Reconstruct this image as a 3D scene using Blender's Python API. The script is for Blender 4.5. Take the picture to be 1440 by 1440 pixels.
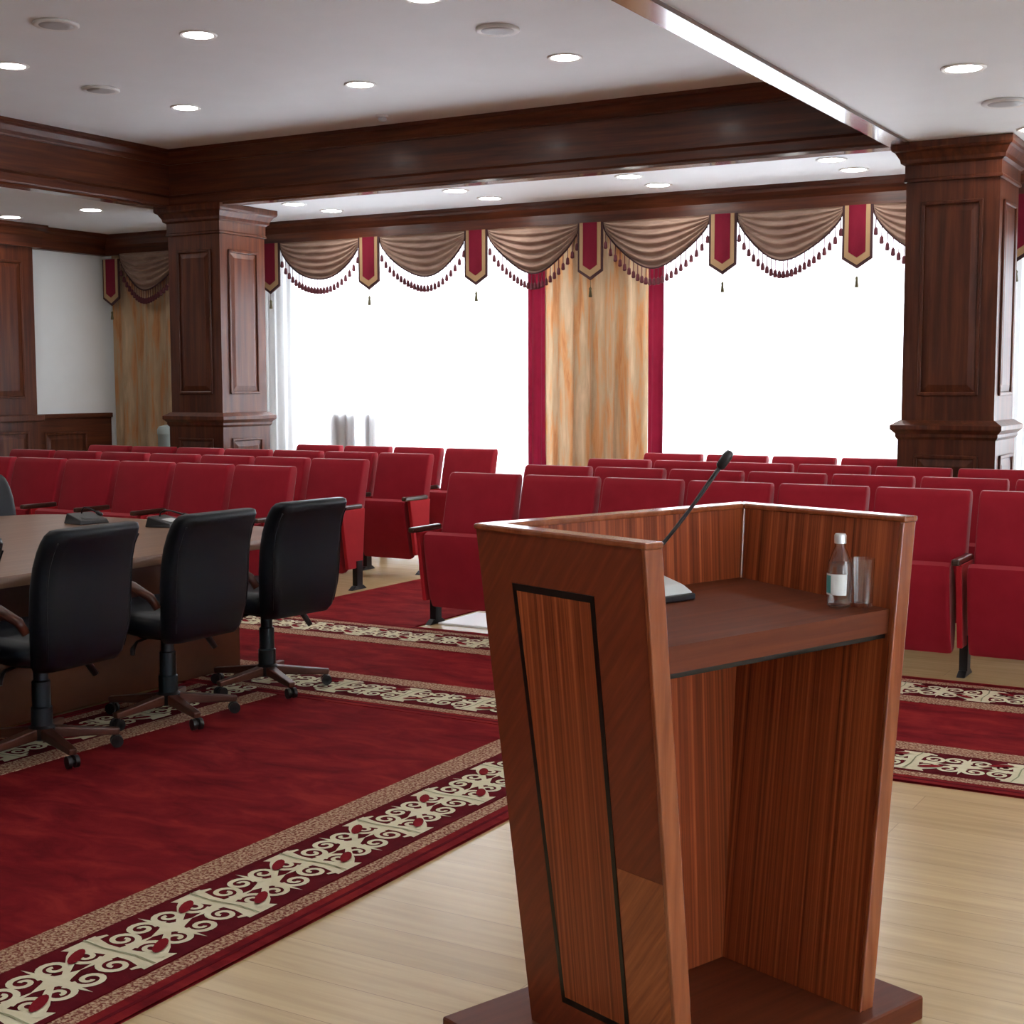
import bpy, bmesh, math, random
from mathutils import Vector, Matrix
random.seed(7)
PI = math.pi
for o in list(bpy.data.objects): bpy.data.objects.remove(o)
scene = bpy.context.scene
C = scene.collection

# ------------------------------------------------------------------ camera
FPX, YAW, PITCH, ROLL, CAMH = 1994.2, math.radians(30.11), math.radians(5.11), math.radians(-0.1), 1.55
cd = bpy.data.cameras.new('camera'); cam = bpy.data.objects.new('camera', cd); C.objects.link(cam)
cd.sensor_fit = 'HORIZONTAL'; cd.sensor_width = 36.0; cd.lens = 36.0 * FPX / 1440.0
cd.clip_start = 0.05; cd.clip_end = 200
cam.matrix_world = (Matrix.Translation((0, 0, CAMH)) @ Matrix.Rotation(YAW, 4, 'Z') @
                    Matrix.Rotation(PI / 2 - PITCH, 4, 'X') @ Matrix.Rotation(ROLL, 4, 'Z'))
scene.camera = cam
# ------------------------------------------------------------------ daylight and exposure
world = bpy.data.worlds.new('overcast_sky'); scene.world = world; world.use_nodes = True
bg = world.node_tree.nodes['Background']
bg.inputs[0].default_value = (0.90, 0.96, 1.04, 1); bg.inputs[1].default_value = 13.0
LAMP = 74.0
vs = scene.view_settings
vs.view_transform = 'Standard'; vs.look = 'None'; vs.gamma = 1; vs.exposure = 0.0; vs.use_curve_mapping = False

# ------------------------------------------------------------------ materials
def new_mat(name):
    m = bpy.data.materials.new(name); m.use_nodes = True
    nt = m.node_tree; return m, nt, nt.nodes['Principled BSDF']
def setp(b, **k):
    al = dict(rough='Roughness', metal='Metallic', spec='Specular IOR Level', coat='Coat Weight', coatr='Coat Roughness',
              sheen='Sheen Weight', trans='Transmission Weight', ior='IOR', sheenr='Sheen Roughness')
    for a, v in k.items(): b.inputs[al[a]].default_value = v
def ramp(nt, fac, stops):
    r = nt.nodes.new('ShaderNodeValToRGB'); cr = r.color_ramp
    while len(cr.elements) > 1: cr.elements.remove(cr.elements[0])
    cr.elements[0].position = stops[0][0]; cr.elements[0].color = (*stops[0][1], 1)
    for p, c in stops[1:]:
        e = cr.elements.new(p); e.color = (*c, 1)
    nt.links.new(fac, r.inputs[0]); return r.outputs[0]
def coords(nt, scale, rot=(0, 0, 0), space='Object'):
    t = nt.nodes.new('ShaderNodeTexCoord'); mp = nt.nodes.new('ShaderNodeMapping')
    if any(rot):
        mp.vector_type = 'TEXTURE'; scale = tuple(1 / v for v in scale)   # rotate first, then scale
    mp.inputs['Scale'].default_value = scale; mp.inputs['Rotation'].default_value = rot
    nt.links.new(t.outputs[space], mp.inputs[0]); return mp.outputs[0]
def noise(nt, vec, scale=1.0, detail=4, rough=.55, dist=0):
    n = nt.nodes.new('ShaderNodeTexNoise'); n.inputs['Scale'].default_value = scale
    n.inputs['Detail'].default_value = detail; n.inputs['Roughness'].default_value = rough
    n.inputs['Distortion'].default_value = dist
    nt.links.new(vec, n.inputs['Vector']); return n.outputs['Fac']
def bump(nt, b, h, s=.2, d=.01):
    k = nt.nodes.new('ShaderNodeBump'); k.inputs['Strength'].default_value = s; k.inputs['Distance'].default_value = d
    nt.links.new(h, k.inputs['Height']); nt.links.new(k.outputs[0], b.inputs['Normal'])
def plain(name, col, **k):
    m, nt, b = new_mat(name); b.inputs['Base Color'].default_value = (*col, 1); setp(b, **k); return m
def wood(name, stops, scale, rot=(0, 0, 0), detail=5, dist=.3, **k):
    m, nt, b = new_mat(name)
    v = coords(nt, scale, rot); f = noise(nt, v, 1.0, detail, .6, dist)
    nt.links.new(ramp(nt, f, stops), b.inputs['Base Color']); setp(b, **k)
    bump(nt, b, f, .05, .004); return m
MAH = [(.3, (.048, .012, .006)), (.5, (.088, .022, .009)), (.7, (.14, .038, .014))]
M = {}
M['mahogany_z'] = wood('mahogany_vertical', MAH, (22, 22, 1.2), rough=.38, spec=.32, coat=.06, coatr=.15)
M['mahogany_x'] = wood('mahogany_along_x', MAH, (1.2, 22, 22), rough=.38, spec=.32, coat=.06, coatr=.15)
M['mahogany_y'] = wood('mahogany_along_y', MAH, (22, 1.2, 22), rough=.38, spec=.32, coat=.06, coatr=.15)
POD = [(.28, (.10, .018, .006)), (.44, (.22, .042, .012)), (.55, (.31, .064, .019)), (.72, (.47, .118, .038))]
PODF = [(.3, (.15, .026, .010)), (.55, (.20, .036, .013)), (.75, (.26, .052, .018))]
M['polished_x'] = wood('polished_mahogany_x', MAH, (1.2, 22, 22), rough=.2, coat=.7, coatr=.1)
M['polished_y'] = wood('polished_mahogany_y', MAH, (22, 1.2, 22), rough=.2, coat=.7, coatr=.1)
M['ribbon_side'] = wood('ribbon_veneer_side', POD, (.001, 95, .35), detail=3, dist=0, rough=.4, spec=.35, coat=.08, coatr=.2)
M['ribbon_front'] = wood('ribbon_veneer_front', POD, (95, .001, .35), detail=3, dist=0, rough=.4, spec=.35, coat=.08, coatr=.2)
M['pod_frame'] = wood('podium_cross_grain_veneer', PODF, (20, 70, 5), (math.radians(40), 0, 0), rough=.4, spec=.35, coat=.08, coatr=.2)
M['pod_diag'] = wood('podium_diagonal_veneer', [(.3, (.22, .050, .015)), (.5, (.33, .085, .024)), (.7, (.46, .13, .040))], (20, 85, 4), (math.radians(38), 0, 0), rough=.38, coat=.1)
M['pod_edge'] = wood('podium_edge_lipping', [(.3, (.20, .044, .014)), (.7, (.34, .092, .032))], (40, 40, 3), rough=.25, coat=.5, coatr=.12)
M['pod_shelf'] = wood('podium_shelf_veneer', [(.3, (.10, .022, .009)), (.7, (.16, .038, .014))], (2, 45, 45), rough=.5, spec=.22)
M['inlay'] = plain('black_inlay', (.006, .005, .005), rough=.3)  # black of the inlay, also of the imitated shadow under the podium shelf
M['table_top'] = wood('table_walnut_top', [(.3, (.17, .085, .048)), (.7, (.28, .15, .088))], (30, 1.5, 30), rough=.32, coat=.4, coatr=.25)
M['table_body'] = wood('table_body_veneer', [(.3, (.055, .017, .007)), (.7, (.13, .042, .016))], (30, 2, 2), rough=.35, coat=.2)
M['arm_wood'] = wood('chair_arm_wood', [(.3, (.05, .014, .008)), (.7, (.11, .033, .018))], (25, 3, 25), rough=.35, coat=.2)
M['theatre_arm'] = wood('theatre_arm_wood', [(.3, (.035, .016, .010)), (.7, (.07, .034, .022))], (25, 3, 25), rough=.28, coat=.4)
def floor_mat():
    m, nt, b = new_mat('maple_laminate')
    v = coords(nt, (1, 1, 1))
    br = nt.nodes.new('ShaderNodeTexBrick'); nt.links.new(v, br.inputs[0])
    br.inputs['Scale'].default_value = 1.0; br.inputs['Brick Width'].default_value = 1.28; br.inputs['Row Height'].default_value = .19
    br.inputs['Mortar Size'].default_value = .0012; br.offset = .37
    br.inputs['Color1'].default_value = (.63, .47, .26, 1); br.inputs['Color2'].default_value = (.56, .41, .215, 1)
    br.inputs['Mortar'].default_value = (.40, .28, .16, 1)
    f = noise(nt, coords(nt, (1.4, 26, 26)), 1, 5, .6, .4)
    mx = nt.nodes.new('ShaderNodeMix'); mx.data_type = 'RGBA'; mx.blend_type = 'MULTIPLY'; mx.inputs[0].default_value = .9
    nt.links.new(br.outputs[0], mx.inputs[6]); nt.links.new(ramp(nt, f, [(.25, (.80, .76, .70)), (.7, (1.08, 1.06, 1.02))]), mx.inputs[7])
    nt.links.new(mx.outputs[2], b.inputs['Base Color']); setp(b, rough=.26, spec=.5); return m
M['floor'] = floor_mat()
def paint(name, col, rough=.85, spec=.3):
    m, nt, b = new_mat(name); f = noise(nt, coords(nt, (3, 3, 3)), 1, 3)
    nt.links.new(ramp(nt, f, [(.3, tuple(c * .97 for c in col)), (.7, col)]), b.inputs['Base Color']); setp(b, rough=rough, spec=spec); return m
M['ceiling'] = paint('white_ceiling_paint', (.79, .815, .84), .6, .2)
M['wall'] = paint('pale_wall_paint', (.83, .85, .85))
def carpet(name, stops, sc=3.2):
    m, nt, b = new_mat(name)
    f = noise(nt, coords(nt, (sc, sc * 2.2, 1)), 1, 5, .65, .6)
    nt.links.new(ramp(nt, f, stops), b.inputs['Base Color']); setp(b, rough=.95, spec=.05)
    bump(nt, b, noise(nt, coords(nt, (1, 1, 1)), 420, 2), .35, .004); return m
M['rug_red'] = carpet('rug_red_pile', [(.32, (.13, .008, .011)), (.5, (.205, .012, .016)), (.68, (.28, .022, .021))])
M['rug_maroon'] = carpet('rug_maroon_pile', [(.3, (.085, .005, .010)), (.7, (.14, .009, .014))], 6)
M['rug_lobe'] = carpet('rug_scarlet_pile', [(.3, (.19, .010, .016)), (.7, (.24, .014, .02))], 6)
M['rug_cream'] = carpet('rug_cream_pile', [(.3, (.70, .63, .43)), (.7, (.80, .74, .55))], 8)
M['rug_olive'] = carpet('rug_olive_pile', [(.3, (.30, .31, .18)), (.7, (.38, .38, .24))], 8)
def gold_band():
    m, nt, b = new_mat('rug_gold_band')
    spk = ramp(nt, noise(nt, coords(nt, (1, 1, 1)), 95, 2, .6), [(.42, (.20, .055, .042)), (.5, (.40, .22, .14)), (.6, (.58, .42, .29))])
    f = noise(nt, coords(nt, (40, 40, 1)), 1, 3)
    mx = nt.nodes.new('ShaderNodeMix'); mx.data_type = 'RGBA'; mx.blend_type = 'MULTIPLY'; mx.inputs[0].default_value = .8
    nt.links.new(spk, mx.inputs[6]); nt.links.new(ramp(nt, f, [(.3, (.75, .7, .65)), (.7, (1.1, 1.1, 1.1))]), mx.inputs[7])
    nt.links.new(mx.outputs[2], b.inputs['Base Color']); setp(b, rough=.95, spec=.1); return m
M['rug_gold'] = gold_band()
def velvet(name, c1, c2, sheen=.35):
    m, nt, b = new_mat(name)
    f = noise(nt, coords(nt, (6, 6, 6)), 1, 4)
    nt.links.new(ramp(nt, f, [(.3, c1), (.7, c2)]), b.inputs['Base Color']); setp(b, rough=.8, spec=.2, sheen=sheen, sheenr=.4)
    bump(nt, b, noise(nt, coords(nt, (1, 1, 1)), 500, 2), .12, .002); return m
M['velvet'] = velvet('red_velvet', (.30, .007, .018), (.36, .010, .023), .3)
M['velvet_panel'] = velvet('red_side_panel_fabric', (.42, .012, .02), (.48, .016, .024), .15)
M['burgundy'] = None
M['leather'] = plain('black_leather', (.005, .007, .011), rough=.42, spec=.28)
M['dark_metal'] = plain('black_metal', (.012, .012, .014), rough=.4, metal=.3)
M['gas_steel'] = plain('dark_blue_steel', (.03, .045, .055), rough=.3, metal=.7)
M['plastic'] = plain('black_plastic', (.015, .015, .017), rough=.35)
M['grey_plastic'] = plain('pale_grey_plastic', (.55, .57, .56), rough=.4)
M['white_plastic'] = plain('white_plastic', (.75, .75, .74), rough=.5)
M['grey_metal'] = plain('grey_grille', (.40, .40, .41), rough=.5)
M['chrome'] = plain('satin_chrome', (.6, .6, .6), rough=.25, metal=1)
M['pvc'] = plain('white_window_frame', (.8, .8, .8), rough=.4)
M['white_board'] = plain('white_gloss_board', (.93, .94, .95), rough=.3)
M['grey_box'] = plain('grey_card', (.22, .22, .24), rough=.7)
M['green_box'] = plain('grey_green_card', (.30, .36, .35), rough=.6)
M['label_white'] = plain('label_white', (.85, .88, .87), rough=.5)
M['label_teal'] = plain('label_teal', (.10, .38, .38), rough=.5)
M['cap'] = plain('silver_cap', (.75, .75, .77), rough=.3, metal=.6)
m, nt, b = new_mat('clear_glass'); setp(b, trans=1, rough=0, ior=1.45); b.inputs['Base Color'].default_value = (.97, .99, .98, 1); M['glass'] = m
m, nt, b = new_mat('water'); setp(b, trans=1, rough=0, ior=1.33); M['water'] = m
m, nt, b = new_mat('window_glass'); setp(b, trans=1, rough=0, ior=1.0, spec=.2); M['pane'] = m
def cloth(name, stops, scale, trans, dim=1.0):
    m, nt, b = new_mat(name); out = nt.nodes['Material Output']
    f = noise(nt, coords(nt, scale), 1, 4, .6, .4); col = ramp(nt, f, stops)
    nt.links.new(col, b.inputs['Base Color']); setp(b, rough=.8, spec=.15, sheen=.1)
    t = nt.nodes.new('ShaderNodeBsdfTranslucent'); nt.links.new(col, t.inputs[0])
    mx = nt.nodes.new('ShaderNodeMixShader'); mx.inputs[0].default_value = trans
    nt.links.new(b.outputs[0], mx.inputs[1]); nt.links.new(t.outputs[0], mx.inputs[2]); nt.links.new(mx.outputs[0], out.inputs[0]); return m
M['sheer'] = cloth('white_sheer', [(.3, (.88, .89, .90)), (.7, (.92, .92, .92))], (4, 4, 4), .6)
M['drape'] = cloth('gold_brocade', [(.30, (.40, .17, .07)), (.42, (.52, .26, .115)), (.52, (.44, .32, .20)), (.7, (.60, .41, .26))], (13, 13, 1.6), .2)
M['swag'] = cloth('taupe_satin', [(.35, (.24, .145, .11)), (.7, (.37, .255, .19))], (3, 3, 14), .06)
M['burgundy'] = cloth('burgundy_cloth', [(.3, (.17, .006, .022)), (.7, (.22, .010, .03))], (6, 6, 3), .2)
M['cord'] = plain('dark_maroon_cord', (.045, .012, .014), rough=.8)
M['tassel'] = plain('maroon_tassel', (.10, .018, .026), rough=.85)
M['tassel_olive'] = plain('olive_tassel', (.10, .085, .04), rough=.85)
M['gold_braid'] = plain('gold_braid', (.36, .22, .105), rough=.7)
def emit(name, col, s):
    m = bpy.data.materials.new(name); m.use_nodes = True; nt = m.node_tree; nt.nodes.clear()
    e = nt.nodes.new('ShaderNodeEmission'); e.inputs[0].default_value = (*col, 1); e.inputs[1].default_value = s
    o = nt.nodes.new('ShaderNodeOutputMaterial'); nt.links.new(e.outputs[0], o.inputs[0]); return m
M['lamp'] = emit('lamp_lens', (1, .98, .95), LAMP)

# ------------------------------------------------------------------ mesh helpers
def box(bm, x0, x1, y0, y1, z0, z1, bev=0, seg=2):
    vs = [bm.verts.new((x, y, z)) for z in (z0, z1) for y in (y0, y1) for x in (x0, x1)]
    fs = [bm.faces.new([vs[i] for i in f]) for f in ((0, 2, 3, 1), (4, 5, 7, 6), (0, 1, 5, 4), (2, 6, 7, 3), (0, 4, 6, 2), (1, 3, 7, 5))]
    if bev:
        es = list({e for f in fs for e in f.edges})
        bmesh.ops.bevel(bm, geom=es, offset=bev, segments=seg, profile=.5, affect='EDGES')
    return bm
def hexa(bm, bot, top, bev=0):
    """bot, top: four points each, counter-clockwise seen from above"""
    v = [bm.verts.new(p) for p in bot] + [bm.verts.new(p) for p in top]
    fs = [bm.faces.new([v[i] for i in f]) for f in ((3, 2, 1, 0), (4, 5, 6, 7), (0, 1, 5, 4), (1, 2, 6, 5), (2, 3, 7, 6), (3, 0, 4, 7))]
    if bev:
        bmesh.ops.bevel(bm, geom=list({e for f in fs for e in f.edges}), offset=bev, segments=2, profile=.5, affect='EDGES')
    return bm
def loft(bm, rings, cap=True, closed=True):
    R = [[bm.verts.new(p) for p in r] for r in rings]; n = len(R[0])
    for a, b_ in zip(R, R[1:]):
        for i in range(n if closed else n - 1):
            j = (i + 1) % n
            bm.faces.new((a[i], a[j], b_[j], b_[i]))
    if cap:
        bm.faces.new(R[0][::-1]); bm.faces.new(R[-1])
    return bm
def prism(bm, poly, axis, a, b_):
    """poly: 2D points in the plane of the other two axes (order kept), extruded along axis from a to b_"""
    def P(p, t):
        return {'x': (t, p[0], p[1]), 'y': (p[0], t, p[1]), 'z': (p[0], p[1], t)}[axis]
    loft(bm, [[P(p, a) for p in poly], [P(p, b_) for p in poly]])
    return bm
def rrect(w, d, r, n=4):
    pts = []
    for cx, cy, a0 in ((w / 2 - r, d / 2 - r, 0), (-w / 2 + r, d / 2 - r, PI / 2), (-w / 2 + r, -d / 2 + r, PI), (w / 2 - r, -d / 2 + r, 1.5 * PI)):
        for k in range(n + 1):
            a = a0 + PI / 2 * k / n; pts.append((cx + r * math.cos(a), cy + r * math.sin(a)))
    return pts
def lathe(bm, prof, n=20, c=(0, 0, 0)):
    loft(bm, [[(c[0] + r * math.cos(2 * PI * k / n), c[1] + r * math.sin(2 * PI * k / n), c[2] + z) for k in range(n)] for r, z in prof]); return bm
def tube(bm, pts, r, n=8):
    pts = [Vector(p) for p in pts]; rings = []; up = None
    for i, p in enumerate(pts):
        t = (pts[min(i + 1, len(pts) - 1)] - pts[max(i - 1, 0)]).normalized()
        ref = Vector((0, 0, 1)) if abs(t.z) < .9 else Vector((1, 0, 0))
        s = t.cross(ref).normalized(); u = s.cross(t)
        rr = r[i] if isinstance(r, (list, tuple)) else r
        rings.append([p + (s * math.cos(2 * PI * k / n) + u * math.sin(2 * PI * k / n)) * rr for k in range(n)])
    loft(bm, rings); return bm
def obj(name, bm, mat, parent=None, smooth=False, fix=True, loc=None):
    if fix: bmesh.ops.recalc_face_normals(bm, faces=bm.faces[:])
    me = bpy.data.meshes.new(name); bm.to_mesh(me); bm.free()
    me.materials.append(M[mat] if isinstance(mat, str) else mat)
    if smooth:
        for p in me.polygons: p.use_smooth = True
        if smooth == 'angle': me.set_sharp_from_angle(angle=math.radians(35))
    o = bpy.data.objects.new(name, me); C.objects.link(o)
    if parent: o.parent = parent
    if loc: o.location = loc
    return o
def inst(o, parent=None, loc=None, rot=None):
    c = o.copy(); C.objects.link(c); c.parent = parent if parent else o.parent
    if loc is not None: c.location = loc
    if rot is not None: c.rotation_euler = rot
    return c
def tag(o, label, cat, group=None):
    o['label'] = label; o['category'] = cat
    if group: o['group'] = group
    return o
def thing(name, label, cat, loc=(0, 0, 0), rotz=0, group=None):
    o = bpy.data.objects.new(name, None); C.objects.link(o); o.empty_display_size = .1
    o.location = loc; o.rotation_euler = (0, 0, rotz); return tag(o, label, cat, group)
def struct(o): o['kind'] = 'structure'; return o
def sroot(name):
    o = bpy.data.objects.new(name, None); C.objects.link(o); o.empty_display_size = .1; return struct(o)
def dup(root, loc, rotz=0, label=None, skip=()):
    r = root.copy(); C.objects.link(r); r.location = loc; r.rotation_euler = (0, 0, rotz)
    if label: r['label'] = label
    for ch in list(root.children):
        if ch.name.split('.')[0] in skip: continue
        c = ch.copy(); C.objects.link(c); c.parent = r
        for g in list(ch.children):
            d = g.copy(); C.objects.link(d); d.parent = c
    return r
NEW = bmesh.new
ORD = ['first', 'second', 'third', 'fourth', 'fifth', 'sixth', 'seventh', 'eighth', 'ninth', 'tenth']

# ------------------------------------------------------------------ dimensions of the hall
ZL, ZH = 3.215, 3.728                # low and raised ceiling
XL, XR, YB, YF = -9.54, -2.72, 10.06, 0.6   # raised field of the ceiling
XW, XE, YW, YS = -12.0, 4.6, 11.86, -3.4    # walls
ZC = 2.99                            # underside of the wall cornice

# ------------------------------------------------------------------ setting
struct(obj('floor', box(NEW(), XW, XE, YS, YW, -.06, 0), 'floor'))
struct(obj('ceiling', box(NEW(), XL - .02, XR + .02, YF - .02, YB + .02, ZH, ZH + .08), 'ceiling'))
for nm, (a, b_, c_, d_) in {'ceiling_soffit_left': (XW, XL - .06, YS, YW), 'ceiling_soffit_right': (XR + .06, XE, YS, YW),
                           'ceiling_soffit_back': (XL - .06, XR + .06, YB + .06, YW), 'ceiling_soffit_front': (XL - .06, XR + .06, YS, YF - .06)}.items():
    struct(obj(nm, box(NEW(), a, b_, c_, d_, ZL, ZL + .25), 'ceiling'))
struct(obj('wall_left', box(NEW(), XW - .12, XW, YS, YW + .15, 0, ZL + .1), 'wall'))
struct(obj('wall_front', box(NEW(), XW, XE, YS - .12, YS, 0, ZL + .1), 'wall'))
# window wall with its openings
WIN = [(-9.35, -6.15), (-5.48, -2.45), (-1.75, 1.05), (1.55, 4.25)]
WZ0, WZ1 = .42, 2.98
bm = NEW(); xs = [XW] + [v for w in WIN for v in w] + [XE]
for i in range(0, len(xs), 2): box(bm, xs[i], xs[i + 1], YW, YW + .15, 0, ZL + .1)
for a, b_ in WIN:
    box(bm, a, b_, YW, YW + .15, 0, WZ0); box(bm, a, b_, YW, YW + .15, WZ1, ZL + .1)
struct(obj('wall_back', bm, 'wall'))
for k, (a, b_) in enumerate(WIN):
    r = sroot('window_%d' % (k + 1))
    bm = NEW(); f = .06
    box(bm, a, a + f, YW + .04, YW + .11, WZ0, WZ1); box(bm, b_ - f, b_, YW + .04, YW + .11, WZ0, WZ1)
    box(bm, a, b_, YW + .04, YW + .11, WZ0, WZ0 + f); box(bm, a, b_, YW + .04, YW + .11, WZ1 - f, WZ1)
    obj('window_frame', bm, 'pvc', r)
    for t in (1 / 3, 2 / 3):
        x = a + (b_ - a) * t
        obj('mullion', box(NEW(), x - .03, x + .03, YW + .045, YW + .105, WZ0 + f, WZ1 - f), 'pvc', r)
    for i in range(3):
        p0, p1 = a + (b_ - a) * i / 3 + .04, a + (b_ - a) * (i + 1) / 3 - .04
        obj('pane', box(NEW(), p0, p1, YW + .072, YW + .078, WZ0 + .04, WZ1 - .04), 'pane', r)
    obj('window_sill', box(NEW(), a - .05, b_ + .05, YW - .02, YW + .06, WZ0 - .03, WZ0), 'pvc', r)

# right-hand wall with its windows (outside the frame, lights the room from the right)
EWIN = [(-2.2, .5), (1.2, 3.9)]
bm = NEW(); xs = [YS] + [v for w in EWIN for v in w] + [YW + .15]
for i in range(0, len(xs), 2): box(bm, XE, XE + .15, xs[i], xs[i + 1], 0, ZL + .1)
for a, b_ in EWIN:
    box(bm, XE, XE + .15, a, b_, 0, WZ0); box(bm, XE, XE + .15, a, b_, WZ1, ZL + .1)
struct(obj('wall_right', bm, 'wall'))
for k, (a, b_) in enumerate(EWIN):
    r = sroot('window_%d' % (k + 5)); f = .06
    bm = NEW()
    box(bm, XE + .04, XE + .11, a, a + f, WZ0, WZ1); box(bm, XE + .04, XE + .11, b_ - f, b_, WZ0, WZ1)
    box(bm, XE + .04, XE + .11, a, b_, WZ0, WZ0 + f); box(bm, XE + .04, XE + .11, a, b_, WZ1 - f, WZ1)
    obj('window_frame', bm, 'pvc', r)
    for i in range(2):
        p0, p1 = a + (b_ - a) * i / 2 + .04, a + (b_ - a) * (i + 1) / 2 - .02
        obj('pane', box(NEW(), XE + .072, XE + .078, p0, p1, WZ0 + .04, WZ1 - .04), 'pane', r)
    obj('mullion', box(NEW(), XE + .045, XE + .105, (a + b_) / 2 - .03, (a + b_) / 2 + .03, WZ0 + f, WZ1 - f), 'pvc', r)

# wooden beams round the raised ceiling: face board, crown moulding, lower band
CROWN = [(0, 0), (0, -.13), (.014, -.13), (.018, -.115), (.04, -.09), (.065, -.05), (.08, -.036), (.095, -.03), (.095, 0)]
BAND = [(0, 0), (.04, 0), (.045, .015), (.045, .075), (.02, .10), (0, .105)]
def beam(name, axis, side, pos, a, b_, mat):
    r = sroot(name)
    def P(poly, z): return [(pos + side * p[0], z + p[1]) for p in poly]
    obj('face_board', prism(NEW(), P([(-.06, 0), (0, 0), (0, ZH - ZL), (-.06, ZH - ZL)], ZL), axis, a, b_), mat, r)
    obj('crown_moulding', prism(NEW(), P(CROWN, ZH), axis, a, b_), mat, r)
    obj('lower_band', prism(NEW(), P(BAND, ZL + .002), axis, a, b_), mat, r)
    obj('bottom_board', prism(NEW(), P([(-.10, -.022), (.045, -.022), (.045, 0), (-.10, 0)], ZL), axis, a, b_), 'polished_' + axis, r)
beam('trim_1', 'x', -1, YB, XL, XR, 'mahogany_x')
beam('trim_2', 'y', 1, XL, YF, YB, 'mahogany_y')
beam('trim_3', 'y', -1, XR, YF, YB, 'mahogany_y')
beam('trim_4', 'x', 1, YF, XL, XR, 'mahogany_x')
# cornices under the low ceiling
WCR = [(0, 0), (0, -.225), (.10, -.225), (.10, -.12), (.115, -.105), (.15, -.06), (.19, -.04), (.20, -.03), (.20, 0)]
def cornice(name, axis, side, pos, a, b_, mat, pr=1.0):
    o = obj(name, prism(NEW(), [(pos + side * p[0] * pr, ZL + p[1]) for p in WCR], axis, a, b_), mat); struct(o)
cornice('trim_5', 'x', -1, YW - .28, XW, XE, 'mahogany_x', .5)
struct(obj('trim_6', box(NEW(), XW, XE, YW - .28, YW - .002, ZL - .05, ZL - .001), 'mahogany_x'))   # pelmet lid behind the cornice
cornice('trim_7', 'y', 1, XW, YS, YW - .3, 'mahogany_y')

def raised_panel(bm, cx, z0, z1, w, y, out=-1):
    """moulded frame and raised field on a face whose outside looks along -y (out=-1)"""
    m_ = .028
    def bx(a, b_, c_, d_, t): box(bm, a, b_, min(y, y + out * t), max(y, y + out * t), c_, d_, .006, 1)
    x0, x1 = cx - w / 2, cx + w / 2
    bx(x0, x0 + m_, z0, z1, .016); bx(x1 - m_, x1, z0, z1, .016)
    bx(x0, x1, z0, z0 + m_, .016); bx(x0, x1, z1 - m_, z1, .016)
    bi = .05
    hexa(bm, [(x0 + m_, y, z0 + m_), (x1 - m_, y, z0 + m_), (x1 - m_, y, z1 - m_), (x0 + m_, y, z1 - m_)],
         [(x0 + m_ + bi, y + out * .012, z0 + m_ + bi), (x1 - m_ - bi, y + out * .012, z0 + m_ + bi),
          (x1 - m_ - bi, y + out * .012, z1 - m_ - bi), (x0 + m_ + bi, y + out * .012, z1 - m_ - bi)])
def sq(w, z): h = w / 2; return [(-h, -h, z), (h, -h, z), (h, h, z), (-h, h, z)]
COLW = .632
def column(loc, label):
    r = thing('column', label, 'column', loc, 0, 'panelled columns')
    obj('plinth', loft(NEW(), [sq(.74, 0), sq(.74, .14), sq(.70, .17)]), 'mahogany_z', r)
    obj('pedestal', loft(NEW(), [sq(.668, .16), sq(.668, 1.19)]), 'mahogany_z', r)
    obj('rail', loft(NEW(), [sq(.675, 1.165), sq(.70, 1.185), sq(.70, 1.205), sq(.76, 1.235), sq(.76, 1.265), sq(.65, 1.30)]), 'mahogany_z', r)
    obj('shaft', loft(NEW(), [sq(COLW, 1.28), sq(COLW, 3.0)]), 'mahogany_z', r)
    obj('capital', loft(NEW(), [sq(COLW + .005, 2.945), sq(.665, 2.95), sq(.665, 2.965), sq(.65, 2.975), sq(.65, 3.06), sq(.70, 3.075), sq(.71, 3.10), sq(.765, 3.145), sq(.80, 3.155), sq(.815, 3.17), sq(.815, ZL - .002)]), 'mahogany_z', r)
    bm = NEW(); raised_panel(bm, 0, 1.47, 2.81, .42, -COLW / 2); up = obj('upper_panel', bm, 'mahogany_z', r)
    bm = NEW(); raised_panel(bm, 0, .26, 1.06, .44, -.334); lo = obj('lower_panel', bm, 'mahogany_z', r)
    for k in (1, 2, 3):
        inst(up, r, rot=(0, 0, k * PI / 2)); inst(lo, r, rot=(0, 0, k * PI / 2))
column((-2.656 + COLW / 2, YB + COLW / 2 + .005, 0), 'dark panelled wooden column behind the podium at the right')
column((-9.569 + COLW / 2, YB + COLW / 2 + .005, 0), 'dark panelled wooden column on the left beside the white wall section')

# left wall: wainscot and pilaster
r = thing('wainscot', 'dark wooden wainscot under the white wall section at the far left', 'wainscot')
obj('board', box(NEW(), XW, XW + .03, 10.505, 11.62, 0, 1.22), 'mahogany_y', r)
obj('cap_rail', box(NEW(), XW, XW + .06, 10.52, 11.62, 1.20, 1.25, .008), 'mahogany_y', r)
bm = NEW(); raised_panel(bm, 10.95, .25, 1.05, .6, -(XW + .03)); p_ = obj('panel', bm, 'mahogany_z', r); p_.rotation_euler = (0, 0, PI / 2)
r = thing('wainscot', 'dark wooden wainscot along the left wall on the camera side of the pilaster', 'wainscot')
obj('board', box(NEW(), XW, XW + .03, YS, 9.34, 0, 1.22), 'mahogany_y', r)
obj('cap_rail', box(NEW(), XW, XW + .06, YS, 9.34, 1.20, 1.25, .008), 'mahogany_y', r)
for k in range(13):
    bm = NEW(); raised_panel(bm, YS + .55 + .95 * k, .25, 1.05, .78, -(XW + .03)); p_ = obj('panel', bm, 'mahogany_z', r); p_.rotation_euler = (0, 0, PI / 2)
r = thing('pilaster', 'dark panelled wooden pilaster at the left edge beside the white wall', 'pilaster')
obj('shaft', box(NEW(), XW, XW + .16, 9.40, 10.45, 1.24, ZC), 'mahogany_z', r)
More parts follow.
